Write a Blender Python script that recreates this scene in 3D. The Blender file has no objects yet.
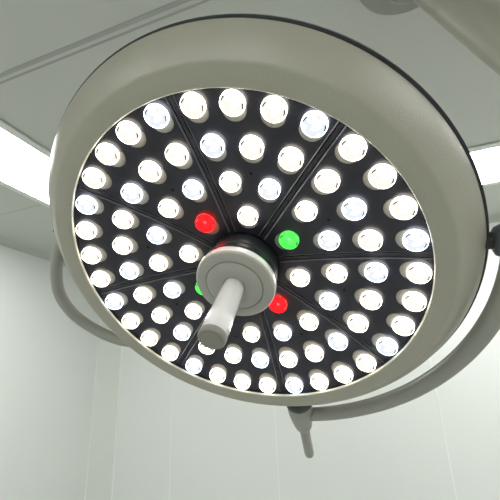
import bpy, bmesh, math, random
from mathutils import Matrix, Vector
random.seed(4)
C = bpy.context.scene.collection
PI = math.pi
rad = math.radians

# ------------------------------------------------------------------ helpers
def mat(name, col, rough=.5, metal=0., bump=0., bscale=200., var=0., vscale=3., spec=.5, coat=0., crough=.03, dist=.001):
    m = bpy.data.materials.new(name); m.use_nodes = True
    nt = m.node_tree; b = nt.nodes['Principled BSDF']
    b.inputs['Base Color'].default_value = (*col, 1)
    b.inputs['Roughness'].default_value = rough
    b.inputs['Metallic'].default_value = metal
    b.inputs['Specular IOR Level'].default_value = spec
    b.inputs['Coat Weight'].default_value = coat; b.inputs['Coat Roughness'].default_value = crough
    tc = nt.nodes.new('ShaderNodeTexCoord')
    if var:
        n = nt.nodes.new('ShaderNodeTexNoise'); n.inputs['Scale'].default_value = vscale; n.inputs['Detail'].default_value = 4
        nt.links.new(tc.outputs['Object'], n.inputs['Vector'])
        r = nt.nodes.new('ShaderNodeMix'); r.data_type = 'RGBA'
        r.inputs[6].default_value = (*[c*(1-var) for c in col], 1); r.inputs[7].default_value = (*[min(1, c*(1+var)) for c in col], 1)
        nt.links.new(n.outputs['Fac'], r.inputs[0]); nt.links.new(r.outputs[2], b.inputs['Base Color'])
    if bump:
        n = nt.nodes.new('ShaderNodeTexNoise'); n.inputs['Scale'].default_value = bscale; n.inputs['Detail'].default_value = 2
        nt.links.new(tc.outputs['Object'], n.inputs['Vector'])
        bp = nt.nodes.new('ShaderNodeBump'); bp.inputs['Strength'].default_value = bump; bp.inputs['Distance'].default_value = dist
        nt.links.new(n.outputs['Fac'], bp.inputs['Height']); nt.links.new(bp.outputs['Normal'], b.inputs['Normal']); nt.links.new(bp.outputs['Normal'], b.inputs['Coat Normal'])
    return m

def emit(name, col, strength):
    m = bpy.data.materials.new(name); m.use_nodes = True
    nt = m.node_tree; nt.nodes.clear()
    e = nt.nodes.new('ShaderNodeEmission'); o = nt.nodes.new('ShaderNodeOutputMaterial')
    e.inputs['Color'].default_value = (*col, 1); e.inputs['Strength'].default_value = strength
    nt.links.new(e.outputs[0], o.inputs[0])
    return m

def lens_mat(name, col, hi, lo, glint=None):
    """a lit lens: bright all over, with the weaker facets of its optic in between"""
    m = bpy.data.materials.new(name); m.use_nodes = True
    nt = m.node_tree; nt.nodes.clear()
    e = nt.nodes.new('ShaderNodeEmission'); o = nt.nodes.new('ShaderNodeOutputMaterial')
    e.inputs['Color'].default_value = (*col, 1)
    tc = nt.nodes.new('ShaderNodeTexCoord')
    n = nt.nodes.new('ShaderNodeTexVoronoi'); n.inputs['Scale'].default_value = 130; n.feature = 'SMOOTH_F1'
    nt.links.new(tc.outputs['Object'], n.inputs['Vector'])
    mr = nt.nodes.new('ShaderNodeMapRange'); mr.interpolation_type = 'SMOOTHSTEP'
    mr.inputs[1].default_value = .24; mr.inputs[2].default_value = .48; mr.inputs[3].default_value = hi; mr.inputs[4].default_value = lo
    nt.links.new(n.outputs['Distance'], mr.inputs[0]); nt.links.new(mr.outputs[0], e.inputs['Strength'])
    if glint:                                    # pale off-centre highlight put into the lens colour
        d = nt.nodes.new('ShaderNodeVectorMath'); d.operation = 'DISTANCE'; d.inputs[1].default_value = (.002, .0045, .006)
        nt.links.new(tc.outputs['Object'], d.inputs[0])
        k = nt.nodes.new('ShaderNodeMapRange'); k.interpolation_type = 'SMOOTHSTEP'
        for q, v in ((1, .0015), (2, .0042), (3, 1), (4, 0)): k.inputs[q].default_value = v
        nt.links.new(d.outputs['Value'], k.inputs[0])
        mx = nt.nodes.new('ShaderNodeMix'); mx.data_type = 'RGBA'
        mx.inputs[6].default_value = (*col, 1); mx.inputs[7].default_value = (*glint, 1)
        nt.links.new(k.outputs[0], mx.inputs[0]); nt.links.new(mx.outputs[2], e.inputs['Color'])
    nt.links.new(e.outputs[0], o.inputs[0])
    return m

def to_obj(name, bm, m, parent=None, sharp=35, smooth=True):
    me = bpy.data.meshes.new(name)
    bmesh.ops.recalc_face_normals(bm, faces=bm.faces)
    for f in bm.faces: f.smooth = smooth
    bm.to_mesh(me); bm.free()
    if smooth: me.set_sharp_from_angle(angle=rad(sharp))
    for mm in (m if isinstance(m, (list, tuple)) else [m]): me.materials.append(mm)
    o = bpy.data.objects.new(name, me); C.objects.link(o)
    if parent: o.parent = parent
    return o

def lathe(profile, seg=96, bm=None, close=False, M=Matrix()):
    """revolve (r, z) pairs about z; r == 0 makes a pole"""
    bm = bm or bmesh.new(); rows = []
    for r, z in profile:
        if r < 1e-7: rows.append([bm.verts.new(M @ Vector((0, 0, z)))])
        else: rows.append([bm.verts.new(M @ Vector((r*math.cos(2*PI*k/seg), r*math.sin(2*PI*k/seg), z))) for k in range(seg)])
    pairs = list(zip(rows, rows[1:])) + ([(rows[-1], rows[0])] if close else [])
    for a, b in pairs:
        for k in range(seg):
            k2 = (k+1) % seg
            if len(a) == 1 and len(b) == 1: continue
            if len(a) == 1: bm.faces.new((a[0], b[k], b[k2]))
            elif len(b) == 1: bm.faces.new((a[k], a[k2], b[0]))
            else: bm.faces.new((a[k], a[k2], b[k2], b[k]))
    return bm

def tube(pts, r, seg=24, bm=None, caps=True):
    """round tube along a list of points; r is a number or one per point"""
    bm = bm or bmesh.new(); pts = [Vector(p) for p in pts]; n = len(pts)
    rs = r if isinstance(r, (list, tuple)) else [r]*n
    up = None; rows = []
    for i, p in enumerate(pts):
        t = (pts[min(i+1, n-1)] - pts[max(i-1, 0)]).normalized()
        if up is None: up = t.orthogonal().normalized()
        up = (up - t*up.dot(t)).normalized(); v = t.cross(up)
        rows.append([bm.verts.new(p + (up*math.cos(2*PI*k/seg) + v*math.sin(2*PI*k/seg))*rs[i]) for k in range(seg)])
    for a, b in zip(rows, rows[1:]):
        for k in range(seg): bm.faces.new((a[k], a[(k+1) % seg], b[(k+1) % seg], b[k]))
    if caps: bm.faces.new(rows[0][::-1]); bm.faces.new(rows[-1])
    return bm

def spline(P, n=10):
    P = [Vector(p) for p in P]; out = []
    for i in range(len(P)-1):
        a, b, c, d = P[max(i-1, 0)], P[i], P[i+1], P[min(i+2, len(P)-1)]
        for k in range(n):
            t = k/n
            out.append(.5*((2*b) + (c-a)*t + (2*a-5*b+4*c-d)*t*t + (3*b-a-3*c+d)*t**3))
    return out + [P[-1]]

def box(x0, y0, z0, x1, y1, z1, bm=None):
    bm = bm or bmesh.new()
    v = [bm.verts.new((x, y, z)) for x in (x0, x1) for y in (y0, y1) for z in (z0, z1)]
    for f in ((0,1,3,2),(4,6,7,5),(0,4,5,1),(2,3,7,6),(0,2,6,4),(1,5,7,3)): bm.faces.new([v[i] for i in f])
    return bm

def axis_matrix(origin, d):
    """matrix whose z axis runs along d"""
    return Matrix.Translation(Vector(origin)) @ Vector(d).normalized().to_track_quat('Z', 'Y').to_matrix().to_4x4()

def tag(o, label=None, cat=None, group=None, kind=None):
    for k, v in (('label', label), ('category', cat), ('group', group), ('kind', kind)):
        if v: o[k] = v
    return o

def empty(name, M):
    o = bpy.data.objects.new(name, None); o.empty_display_size = .1; C.objects.link(o); o.matrix_world = M
    return o

# ------------------------------------------------------------------ camera
EYE = Vector((0, 0, 1.6))
A = Matrix(((.93558, -.15066, -.31936), (.35073, .2917, .88989), (-.04092, -.94457, .32575)))    # right, down, forward -> room
cam = bpy.data.cameras.new('camera'); co = bpy.data.objects.new('camera', cam); C.objects.link(co)
a0, a1, a2 = (Vector(A.col[i]).normalized() for i in range(3))
M = Matrix((a0, -a1, -a2)).transposed().to_4x4(); M.translation = EYE
co.matrix_world = M
cam.sensor_fit = 'HORIZONTAL'; cam.sensor_width = 36; cam.lens = 36*381/500; cam.clip_start = .02
bpy.context.scene.camera = co
def view(x, y, depth):
    return EYE + A @ (Vector(((x-250)/381, (y-250)/381, 1))*depth)

# ------------------------------------------------------------------ materials
WALL = mat('wall_panel', (.735, .76, .728), .6, spec=.3, var=.015, vscale=1.5)
COVE = mat('cove_trim', (.52, .54, .50), .5)
JOINT = mat('wall_joint', (.815, .83, .80), .5)
CEIL = mat('ceiling_panel', (.565, .572, .535), .5, var=.015, vscale=1.2)
CJOINT = mat('ceiling_joint', (.38, .39, .37), .6)
FLOOR = mat('floor_vinyl', (.385, .40, .375), .45, var=.08, vscale=4)
FRAME = mat('light_frame', (.75, .76, .73), .4)  # whitish albedo carries the glow of the diffuser on the frame
TUBE = emit('ceiling_light_diffuser', (1, 1, .985), 19.5)
COAT = mat('powder_coat', (.362, .352, .285), .30, bump=.5, bscale=650, dist=.0009, spec=.6, coat=.3, crough=.17)
ARMC = mat('arm_paint', (.31, .31, .27), .34, spec=.5)
SHELL = mat('shell_grey', (.13, .13, .137), .2, spec=.8, coat=.5)
BLACK = mat('black_plastic', (.012, .014, .018), .4)
LINER = mat('liner_black', (.006, .006, .008), .8, spec=.15)
SLATE = mat('slate_plastic', (.07, .08, .085), .35)
PANEL = mat('panel_black', (.0115, .0112, .0175), .3, bump=.12, bscale=60, spec=.5, dist=.0004)
SEAM = mat('seam_black', (.013, .013, .017), .35)
EDGE = mat('panel_edge', (.075, .075, .09), .35)
HALO = mat('led_halo', (.20, .188, .163), .55, spec=.2)  # flat piece standing for lens light spilled towards the hub
MARK = mat('mark_grey', (.13, .13, .14), .6, spec=.2)
HUB = mat('hub_plastic', (.38, .37, .335), .42)
HUBRIM = mat('hub_rim_lit', (.80, .80, .77), .2, spec=.8, coat=1, crough=.1)  # same plastic as the hub, paler for led light on its side
GRIP = mat('grip_white', (.72, .72, .70), .2, spec=.8, coat=1, crough=.1)
CAP = mat('grip_cap', (.25, .243, .21), .45)
LWARM = lens_mat('lens_warm', (1, .95, .86), 9, 1.03)
LCOOL = lens_mat('lens_cool', (.85, .915, 1), 8.5, 1.0)
EWARM = emit('lens_edge_warm', (1, .94, .83), 8); ECOOL = emit('lens_edge_cool', (.84, .91, 1), 8)
LRED = lens_mat('lens_red', (1, .0025, .0032), 12, 9, (1, .028, .024))
LGREEN = lens_mat('lens_green', (.034, .42, .040), 4.6, 3.2, (.12, .46, .11))

# ------------------------------------------------------------------ room
H = EYE.z
CZ = H + 1.25; XL = -3.05; YB = 3.56; XR = 5.2; YF = -3.4
def struct(name, bm, m, **k):
    return tag(to_obj(name, bm, m, smooth=False, **k), kind='structure')
struct('floor', box(XL-.1, YF-.1, -.1, XR+.1, YB+.1, 0), FLOOR)
struct('ceiling', box(XL-.1, YF-.1, CZ, XR+.1, YB+.1, CZ+.1), CEIL)
struct('wall_left', box(XL-.1, YF-.1, 0, XL, YB+.1, CZ), WALL)
struct('wall_right', box(XR, YF-.1, 0, XR+.1, YB+.1, CZ), WALL)
struct('wall_back', box(XL, YB, 0, XR, YB+.1, CZ), WALL)
struct('wall_front', box(XL, YF-.1, 0, XR, YF, CZ), WALL)
# splayed corner between the left and the back wall
bm = bmesh.new()
p = [(XL, 3.446), (-2.83, YB), (XL, YB)]
lo = [bm.verts.new((x, y, 0)) for x, y in p]; hi = [bm.verts.new((x, y, CZ)) for x, y in p]
bm.faces.new(lo); bm.faces.new(hi)
for k in range(3): bm.faces.new((lo[k], lo[(k+1) % 3], hi[(k+1) % 3], hi[k]))
struct('wall_corner', bm, mat('corner_panel', (.655, .672, .63), .6, spec=.3))
tn = [0]
def trim(bm, m):
    tn[0] += 1; return struct('trim_%d' % tn[0], bm, m)
def cove(along, sx, sy, w=.065, h=.055):
    """concave moulding between wall and ceiling"""
    bm = bmesh.new(); prof = [(0, CZ), (w, CZ)]
    for k in range(1, 7):
        a = PI/2*k/6; prof.append((w-w*math.sin(a), CZ-h+h*math.cos(a) - 0.0))
    rows = []
    for e in (0, 1):
        row = []
        for d, z in prof:
            if along == 'y': row.append(bm.verts.new((sx[0]+sx[1]*d, sy[e], z)))
            else: row.append(bm.verts.new((sx[e], sy[0]+sy[1]*d, z)))
        rows.append(row)
    n = len(prof)
    for k in range(n): bm.faces.new((rows[0][k], rows[0][(k+1) % n], rows[1][(k+1) % n], rows[1][k]))
    bm.faces.new(rows[0]); bm.faces.new(rows[1])
    return bm
trim(cove('y', (XL, 1), (YF, YB)), COVE)
trim(cove('x', (XL, XR), (YB, -1)), COVE)
trim(cove('y', (XR, -1), (YF, YB)), COVE)
trim(cove('x', (XL, XR), (YF, 1)), COVE)
# joints between the wall panels
for x in (-2.18, -1.11, .25, 1.5, 2.6): trim(box(x-.004, YB-.0025, 0, x+.006, YB, CZ-.055), JOINT)
trim(box(XL, 3.438, 0, XL+.004, 3.454, CZ-.055), JOINT)
trim(box(-2.845, YB-.003, 0, -2.82, YB, CZ-.055), JOINT)
for y in (-2.4, -1.2, .2, 1.4): trim(box(XL, y-.006, 0, XL+.0025, y+.006, CZ-.055), JOINT)
# joints between the ceiling panels
for y, w in ((.838, .009), (.868, .004), (-.1, .004), (-1.04, .004), (-1.98, .004)):
    trim(box(XL+.065, y-w, CZ-.002, XR-.065, y+w, CZ), CJOINT)
trim(box(XL+.065, 1.797, CZ-.001, -2.16, 1.801, CZ), CJOINT)

# recessed ceiling lights
def ceiling_light(x0, y0, x1, y1, label):
    t = empty('ceiling_light', Matrix.Translation(((x0+x1)/2, (y0+y1)/2, CZ)))
    cx, cy = (x0+x1)/2, (y0+y1)/2; hx, hy = (x1-x0)/2, (y1-y0)/2; w = .045
    bm = bmesh.new()
    box(-hx, -hy, -.012, -hx+w, hy, -.0005, bm); box(hx-w, -hy, -.012, hx, hy, -.0005, bm)
    box(-hx+w, -hy, -.012, hx-w, -hy+w, -.0005, bm); box(-hx+w, hy-w, -.012, hx-w, hy, -.0005, bm)
    to_obj('frame', bm, FRAME, t, smooth=False)
    bm = bmesh.new()
    g = .006
    for a in ((-hx-g, -hy-g, -hx, hy+g), (hx, -hy-g, hx+g, hy+g), (-hx, -hy-g, hx, -hy), (-hx, hy, hx, hy+g)):
        box(a[0], a[1], -.003, a[2], a[3], -.0005, bm)
    to_obj('gasket', bm, CJOINT, t, smooth=False)
    to_obj('diffuser', box(-hx+w, -hy+w, -.009, hx-w, hy-w, -.001), TUBE, t, smooth=False)
    return tag(t, label, 'light', 'recessed ceiling light panels')
ceiling_light(-2.18, .90, -1.625, 2.12, 'recessed ceiling light panel left of the round lamp, partly hidden by its rim')
ceiling_light(.30, 2.275, 1.52, 2.86, 'recessed ceiling light panel right of the round lamp near the back wall')
ceiling_light(-2.18, -2.7, -1.625, -1.48, 'recessed ceiling light panel behind the camera near the left wall')
ceiling_light(2.4, -1.40, 3.62, -.815, 'recessed ceiling light panel behind the camera near the right wall')
ceiling_light(2.4, -.62, 3.62, -.035, 'added unseen ceiling light panel beside the camera near the right wall')  # out of view, added to strengthen the upper right rim highlight
ceiling_light(2.4, .95, 3.62, 1.535, 'added unseen ceiling light panel right of the lamp, nearest the back wall in its row')  # out of view, added to brighten the right side of the rim
ceiling_light(-.6, -2.86, .6, -2.275, 'recessed ceiling light panel in the middle behind the camera')

# ------------------------------------------------------------------ surgical lamp
S = .264                                    # radius of the outer ring of leds, metres
LM = Matrix(((.98694, -.15421, .04661), (.08915, .7638, .63927), (-.13418, -.62676, .76757))).to_4x4()
LM.translation = EYE + Vector((-.82335, 2.07676, .6093))*S
lamp = empty('surgical_lamp', LM)
tag(lamp, 'large round surgical lamp with glowing white red and green leds hanging from curved arm', 'lamp')
def sc(P): return [(r*S, z*S) for r, z in P]
def pol(r, deg, z): return Vector((r*math.cos(rad(deg))*S, r*math.sin(rad(deg))*S, z*S))

# rim
prof = [(1.080, .05), (1.0745, -.024), (1.0710, -.030), (1.0735, -.043), (1.0765, -.0465), (1.084, -.0475), (1.168, -.0490), (1.178, -.0482), (1.187, -.0455), (1.196, -.0395),
        (1.219, -.0205), (1.241, .0000), (1.261, .0210), (1.279, .0420), (1.294, .0620), (1.306, .0800), (1.314, .0930), (1.318, .1010), (1.318, .106), (1.312, .109), (1.10, .109)]
prof = [(r if r < 1.196 or z > .108 and r < 1.2 else 1.196 + (r-1.196)*1.105, z) for r, z in prof]
to_obj('housing_rim', lathe(sc(prof), 192, close=True), COAT, lamp, sharp=50)
to_obj('rim_liner', lathe(sc([(1.067, .03), (1.0665, -.0265), (1.0685, -.0295), (1.0725, -.0285), (1.075, .03)]), 192, close=True), LINER, lamp, sharp=50)
# dark gasket and back cover behind the rim
o = to_obj('rim_gasket', lathe(sc([(1.29, .109), (1.332, .109), (1.337, .111), (1.337, .115), (1.29, .117)]), 160, close=True), BLACK, lamp)
o.location = (.008*S, -.006*S, 0)
o = to_obj('back_cover', lathe(sc([(1.20, .117), (1.331, .117), (1.338, .120), (1.339, .135), (1.326, .165), (1.27, .215), (1.12, .262), (.8, .31), (.4, .335), (0, .34)]), 128), SHELL, lamp)
o.location = (.008*S, -.006*S, 0)

# dished led panel in eight sectors
OFF = .0035
def dish(r): return OFF + .127*(1-r*r)
to_obj('back_plate', lathe(sc([(.20, dish(.2)+.02)] + [(r/20, dish(r/20)+.02) for r in range(5, 22)] + [(1.075, dish(1.075)+.02)]), 128), SEAM, lamp)
PH = -76.24                                   # middle of the first sector, degrees
NR = 14
def sector(deg):
    bm = bmesh.new(); g = .017; rows = []; NA = 16
    rr = [.235 + (1.0675-.235)*k/NR for k in range(NR+1)]
    def ring(r, gap, dz):
        h = PI/8 - math.asin(gap/r); row = []
        for k in range(NA+1):
            a = rad(deg) - h + 2*h*k/NA
            row.append(bm.verts.new((r*math.cos(a)*S, r*math.sin(a)*S, (dish(r)+dz)*S)))
        return row
    top = [ring(r, g+.006, 0) for r in rr]
    mid = [ring(r, g, .005) for r in rr]
    low = [ring(r, g, .018) for r in rr]
    for a, b in zip(top, top[1:]):
        for k in range(NA): bm.faces.new((a[k], a[k+1], b[k+1], b[k]))
    for L1, L2 in ((top, mid), (mid, low)):
        for i in range(NR):
            for e in (0, NA): bm.faces.new((L1[i][e], L1[i+1][e], L2[i+1][e], L2[i][e])).material_index = 1 if L1 is top else 0
        for i in (0, NR):
            for k in range(NA): bm.faces.new((L1[i][k], L1[i][k+1], L2[i][k+1], L2[i][k]))
    return to_obj('led_panel', bm, [PANEL, EDGE], lamp)
def seam(deg):
    bm = bmesh.new(); rows = []; a = rad(deg)
    d = Vector((math.cos(a), math.sin(a), 0)); n = Vector((-math.sin(a), math.cos(a), 0))
    for k in range(NR+1):
        r = .235 + (1.067-.235)*k/NR
        c = d*r; row = []
        for s, dz in ((-.0120, .018), (-.0120, .007), (-.0095, .0035), (.0095, .0035), (.0120, .007), (.0120, .018)):
            row.append(bm.verts.new((c + n*s + Vector((0, 0, dish(r)+dz)))*S))
        rows.append(row)
    for p, q in zip(rows, rows[1:]):
        for k in range(5): bm.faces.new((p[k], p[k+1], q[k+1], q[k]))
    bm.faces.new(rows[0]); bm.faces.new(rows[-1])
    return to_obj('seam_strip', bm, SEAM, lamp)
for k in range(8):
    sector(PH + 45*k); seam(PH + 22.5 + 45*k)
# small screws on the sectors
screw_me = None
for k in range(8):
    r = .632; a = PH + 45*k
    if screw_me is None:
        o = to_obj('screw', lathe(sc([(0, -.004), (.006, -.004), (.009, -.001), (.009, .004)]), 16), LINER, lamp); screw_me = o.data
    else:
        o = bpy.data.objects.new('screw', screw_me); C.objects.link(o); o.parent = lamp
    o.location = pol(r, a, dish(r))

# leds: an added pale halo for light spilled on the panel and a raised lit lens
LR = .0605
def halo_mesh(lr, name):
    bm = bmesh.new(); N = 48
    def loop(r1, r2, off, z):
        out = []
        for k in range(N):
            t = 2*PI*k/N; c, s = math.cos(t), math.sin(t)
            # outline of two circles and the band between them (long axis points to the hub)
            out.append(bm.verts.new(((c*r1 if c >= 0 else c*r2-off)*S, s*(r1 if c >= 0 else r2)*S, z*S)))
        return out
    L = [loop(lr*1.05, lr*1.0, .040, 0), loop(lr*1.04, lr*.98, .039, .0015), loop(lr*.99, lr*.93, .035, .0025), loop(lr*.6, lr*.6, .01, .003)]
    for a, b in zip(L, L[1:]):
        for k in range(N): bm.faces.new((a[k], a[(k+1) % N], b[(k+1) % N], b[k]))
    bm.faces.new(L[-1]); bm.faces.new(L[0][::-1])
    o = to_obj(name, bm, HALO, None); me = o.data; bpy.data.objects.remove(o); return me
def lens_mesh(lr, m, edge):
    bm = lathe(sc([(lr*.99, .002), (lr, .006), (lr, .0225), (lr*.985, .025), (lr*.93, .0270), (lr*.80, .0288), (lr*.5, .0310), (lr*.25, .032), (0, .0322)]), 48)
    for f in bm.faces:
        c = f.calc_center_median()
        if math.hypot(c.x, c.y) > lr*.88*S: f.material_index = 2      # clear bright edge of the lens
    # two small grey marks on the lens
    for deg in (137, -14):
        fs = []
        for rr_, z in ((.81, .0301), (.87, .0296), (.94, .0285)):
            fs.append([bm.verts.new((lr*rr_*math.cos(rad(deg+d))*S, lr*rr_*math.sin(rad(deg+d))*S, z*S)) for d in (-15, -5, 5, 15)])
        for p, q in zip(fs, fs[1:]):
            for k in range(3):
                f = bm.faces.new((p[k], p[k+1], q[k+1], q[k])); f.material_index = 1
    o = to_obj('lens', bm, [m, MARK, edge], None); me = o.data; bpy.data.objects.remove(o); return me
halo_big, halo_small = halo_mesh(LR, 'led'), halo_mesh(LR*.96, 'led')
LENS = {}
def lens_for(kind, big):
    key = (kind, big)
    if key not in LENS:
        LENS[key] = lens_mesh(LR if big else LR*.96, *{'warm': (LWARM, EWARM), 'cool': (LCOOL, ECOOL), 'red': (LRED, LRED), 'green': (LGREEN, LGREEN)}[kind])
    return LENS[key]
RINGS = ((1.0, 4, 11.103), (.7872, 3, 14.816), (.573, 2, 21.918), (.36, 1, 0))
COOL = {0: (3,), 1: (0, 4, 6, 9, 12, 15, 18, 21), 2: (1, 3, 5, 7, 9, 11, 13, 15), 3: ()}
INNER = ('warm', 'green', 'warm', 'red', 'warm', 'green', 'warm', 'red')
for ri, (r, n, step) in enumerate(RINGS):
    for i in range(8*n):
        deg = PH + 45*(i//n) + (i % n - (n-1)/2)*step
        if ri == 3: kind = INNER[i]
        elif ri == 0: kind = 'cool' if i % 4 == 3 else 'warm'
        else: kind = 'cool' if i in COOL[ri] else 'warm'
        big = ri < 2
        # the panel faces a little inwards here
        x = Vector((math.cos(rad(deg)), math.sin(rad(deg)), 0))
        sl = .254*r
        zn = Vector((-sl*x.x, -sl*x.y, -1)).normalized()
        xa = (x - zn*x.dot(zn)).normalized(); ya = zn.cross(xa)
        LMt = Matrix((xa, ya, zn)).transposed().to_4x4()
        front = Vector((r*x.x, r*x.y, dish(r)-OFF))
        base = front - zn*.0245
        base = Vector((base.x, base.y, dish(math.hypot(base.x, base.y))))
        LMt.translation = base*S
        led = bpy.data.objects.new('led', halo_big if big else halo_small); C.objects.link(led)
        led.parent = lamp; led.matrix_local = LMt
        le = bpy.data.objects.new('lens', lens_for(kind, big)); C.objects.link(le); le.parent = led
        # marks of every lens point the same way on the lamp
        xw = Vector((1, 0, 0)); xw = (xw - zn*xw.dot(zn)).normalized(); yw = Vector((0, 1, 0)); yw = (yw - zn*yw.dot(zn) - xw*yw.dot(xw)).normalized()
        # lens meshes have z towards the front, so mirror-free frame is (x, -y, -z) of the lamp
        W = Matrix((xw, zn.cross(xw), zn)).transposed().to_4x4(); W.translation = base*S
        le.matrix_local = LMt.inverted() @ W @ Matrix.Rotation(0, 4, 'Z')
        if kind in ('red', 'green'): led['label'] = kind + ' led'; le['label'] = kind + ' lit lens'

# hub with its rim coloured pale as if led-lit and the sterile handle
HS = .915; HZ = -.042
def hub(P): return sc([(r*HS, z+HZ) for r, z in P])
to_obj('hub_base', lathe(hub([(.236, .23), (.236, .10), (.25, .095), (.25, .07), (.243, .065), (.243, .05), (.255, .045), (.255, .02), (.247, .015), (.247, -.005), (.2, -.006)]), 96), BLACK, lamp)
to_obj('hub_rim', lathe(hub([(.20, .002), (.254, .002), (.262, -.004), (.2635, -.012), (.2635, -.040), (.2620, -.044), (.22, -.046)]), 128), HUBRIM, lamp, sharp=50)
to_obj('hub_face', lathe(hub([(.24, -.042), (.2605, -.0435), (.2615, -.049), (.2590, -.0560), (.2540, -.0605), (.246, -.0625), (.2, -.0635), (.193, -.0635), (.191, -.056), (.187, -.056), (.185, -.066), (.181, -.0685), (.12, -.072), (.078, -.074), (.074, -.073), (.07, -.068), (0, -.068)]), 128), HUB, lamp, sharp=40)
hp = [(.060, -.066), (.0615, -.080), (.0635, -.10), (.0665, -.2), (.0700, -.35), (.0725, -.45), (.0740, -.500), (.0736, -.512), (.0715, -.523), (.068, -.529), (.063, -.532), (.0585, -.5325), (.0575, -.529), (.05, -.529)]
handle = to_obj('handle', lathe(sc(hp), 64), GRIP, lamp, sharp=50)
to_obj('handle_end', lathe(sc([(.0740, -.497), (.0752, -.503), (.0750, -.514), (.0728, -.5255), (.069, -.5315), (.0635, -.5345), (.0595, -.5345), (.0580, -.531), (.0562, -.531), (.0548, -.5340), (0, -.5350)]), 64), CAP, handle, sharp=50)

# side handle bent out of the rim on the left
P = [(1.27, -170, .10), (1.36, -175.5, .10), (1.49, 176, .10), (1.585, 168.5, .10), (1.598, 161, .10), (1.515, 153, .10), (1.405, 147, .10), (1.27, 142, .10)]
to_obj('side_handle', tube(spline([pol(*p) for p in P], 12), .044*S, 24), ARMC, lamp)
# curved yoke from the joint at the bottom round to the pivot on the right
YP = [pol(1.49 - .03*k/40, 79 - 85*k/40, .10) for k in range(41)]
to_obj('yoke', tube(YP, [(.052 + .009*k/40)*S for k in range(41)], 28), ARMC, lamp)
def radial(name, deg, z, prof, m, seg=48, turn=0):
    d = pol(1, deg + turn, 0)/S
    Mx = axis_matrix(pol(1.30, deg, z) - d*1.30*S, d)        # turned about the point where it leaves the rim
    return to_obj(name, lathe([(r*S, d*S) for r, d in prof], seg, M=Mx), m, lamp, sharp=40)
radial('joint_collar', 79.3, .10, [(0, 1.24), (.100, 1.24), (.104, 1.25), (.104, 1.335), (.098, 1.345), (0, 1.345)], BLACK, turn=8)
radial('joint_socket', 79.3, .10, [(0, 1.343), (.092, 1.343), (.099, 1.352), (.098, 1.44), (.091, 1.51), (.079, 1.59), (.069, 1.64), (.058, 1.665), (.044, 1.67), (0, 1.67)], ARMC, turn=8)
radial('joint_rod', 79.3, .10, [(0, 1.64), (.042, 1.64), (.042, 2.05), (.038, 2.065), (.028, 2.075), (0, 2.08)], ARMC, 32, turn=8)
radial('pivot_neck', -6.8, .135, [(0, 1.32), (.045, 1.32), (.045, 1.40), (0, 1.40)], BLACK, 32)
radial('pivot_knob', -6.8, .125, [(0, 1.362), (.055, 1.364), (.074, 1.374), (.085, 1.398), (.088, 1.43), (.088, 1.57), (.080, 1.582), (0, 1.585)], SLATE)
# little screw on the side of the rim
radial('rim_screw', -168, .088, [(0, 1.30), (.011, 1.30), (.011, 1.329), (.008, 1.332), (0, 1.332)], BLACK, 16)

# ------------------------------------------------------------------ suspension arm above and behind the lamp
knob_out = LM @ pol(1.60, -7.5, .10)
elbow = view(640, 160, .86)
arm_a, arm_b = view(406, -37, 1.22), view(626, 141, .90)
arm = empty('suspension_arm', Matrix.Translation(arm_a))
tag(arm, 'thick olive grey suspension arm in the upper right corner below the ceiling', 'lamp arm')
inv = Matrix.Translation(-arm_a)
to_obj('arm_tube', tube([inv @ arm_a, inv @ (arm_a.lerp(arm_b, .5)), inv @ arm_b], .062, 40), COAT, arm)
def vert(name, c, r, z0, z1, m):
    Mx = inv @ Matrix.Translation((c.x, c.y, 0))
    b = .01
    return to_obj(name, lathe([(0, z0), (r-b, z0), (r, z0+b), (r, z1-b), (r-b, z1), (0, z1)], 48, M=Mx), m, arm)
vert('end_joint', arm_b, .075, arm_b.z-.09, arm_b.z+.09, ARMC)
vert('column', arm_a, .08, arm_a.z-.09, CZ-.04, ARMC)
vert('ceiling_flange', arm_a, .16, CZ-.045, CZ-.001, ARMC)
kn = inv @ knob_out; jb = inv @ (arm_b - Vector((0, 0, .07)))
to_obj('drop_tube', tube(spline([jb, jb + Vector((0, 0, -.12)), kn.lerp(jb, .35) + Vector((.06, 0, -.06)), kn + (LM.to_3x3() @ pol(.25, -7.5, 0)), kn], 10), .024, 24), ARMC, arm)

# ------------------------------------------------------------------ world, view
w = bpy.data.worlds.new('world'); bpy.context.scene.world = w; w.use_nodes = True
w.node_tree.nodes['Background'].inputs[0].default_value = (.5, .5, .5, 1); w.node_tree.nodes['Background'].inputs[1].default_value = .2
vs = bpy.context.scene.view_settings
vs.view_transform = 'Standard'; vs.look = 'None'; vs.gamma = 1; vs.use_curve_mapping = False; vs.exposure = 0
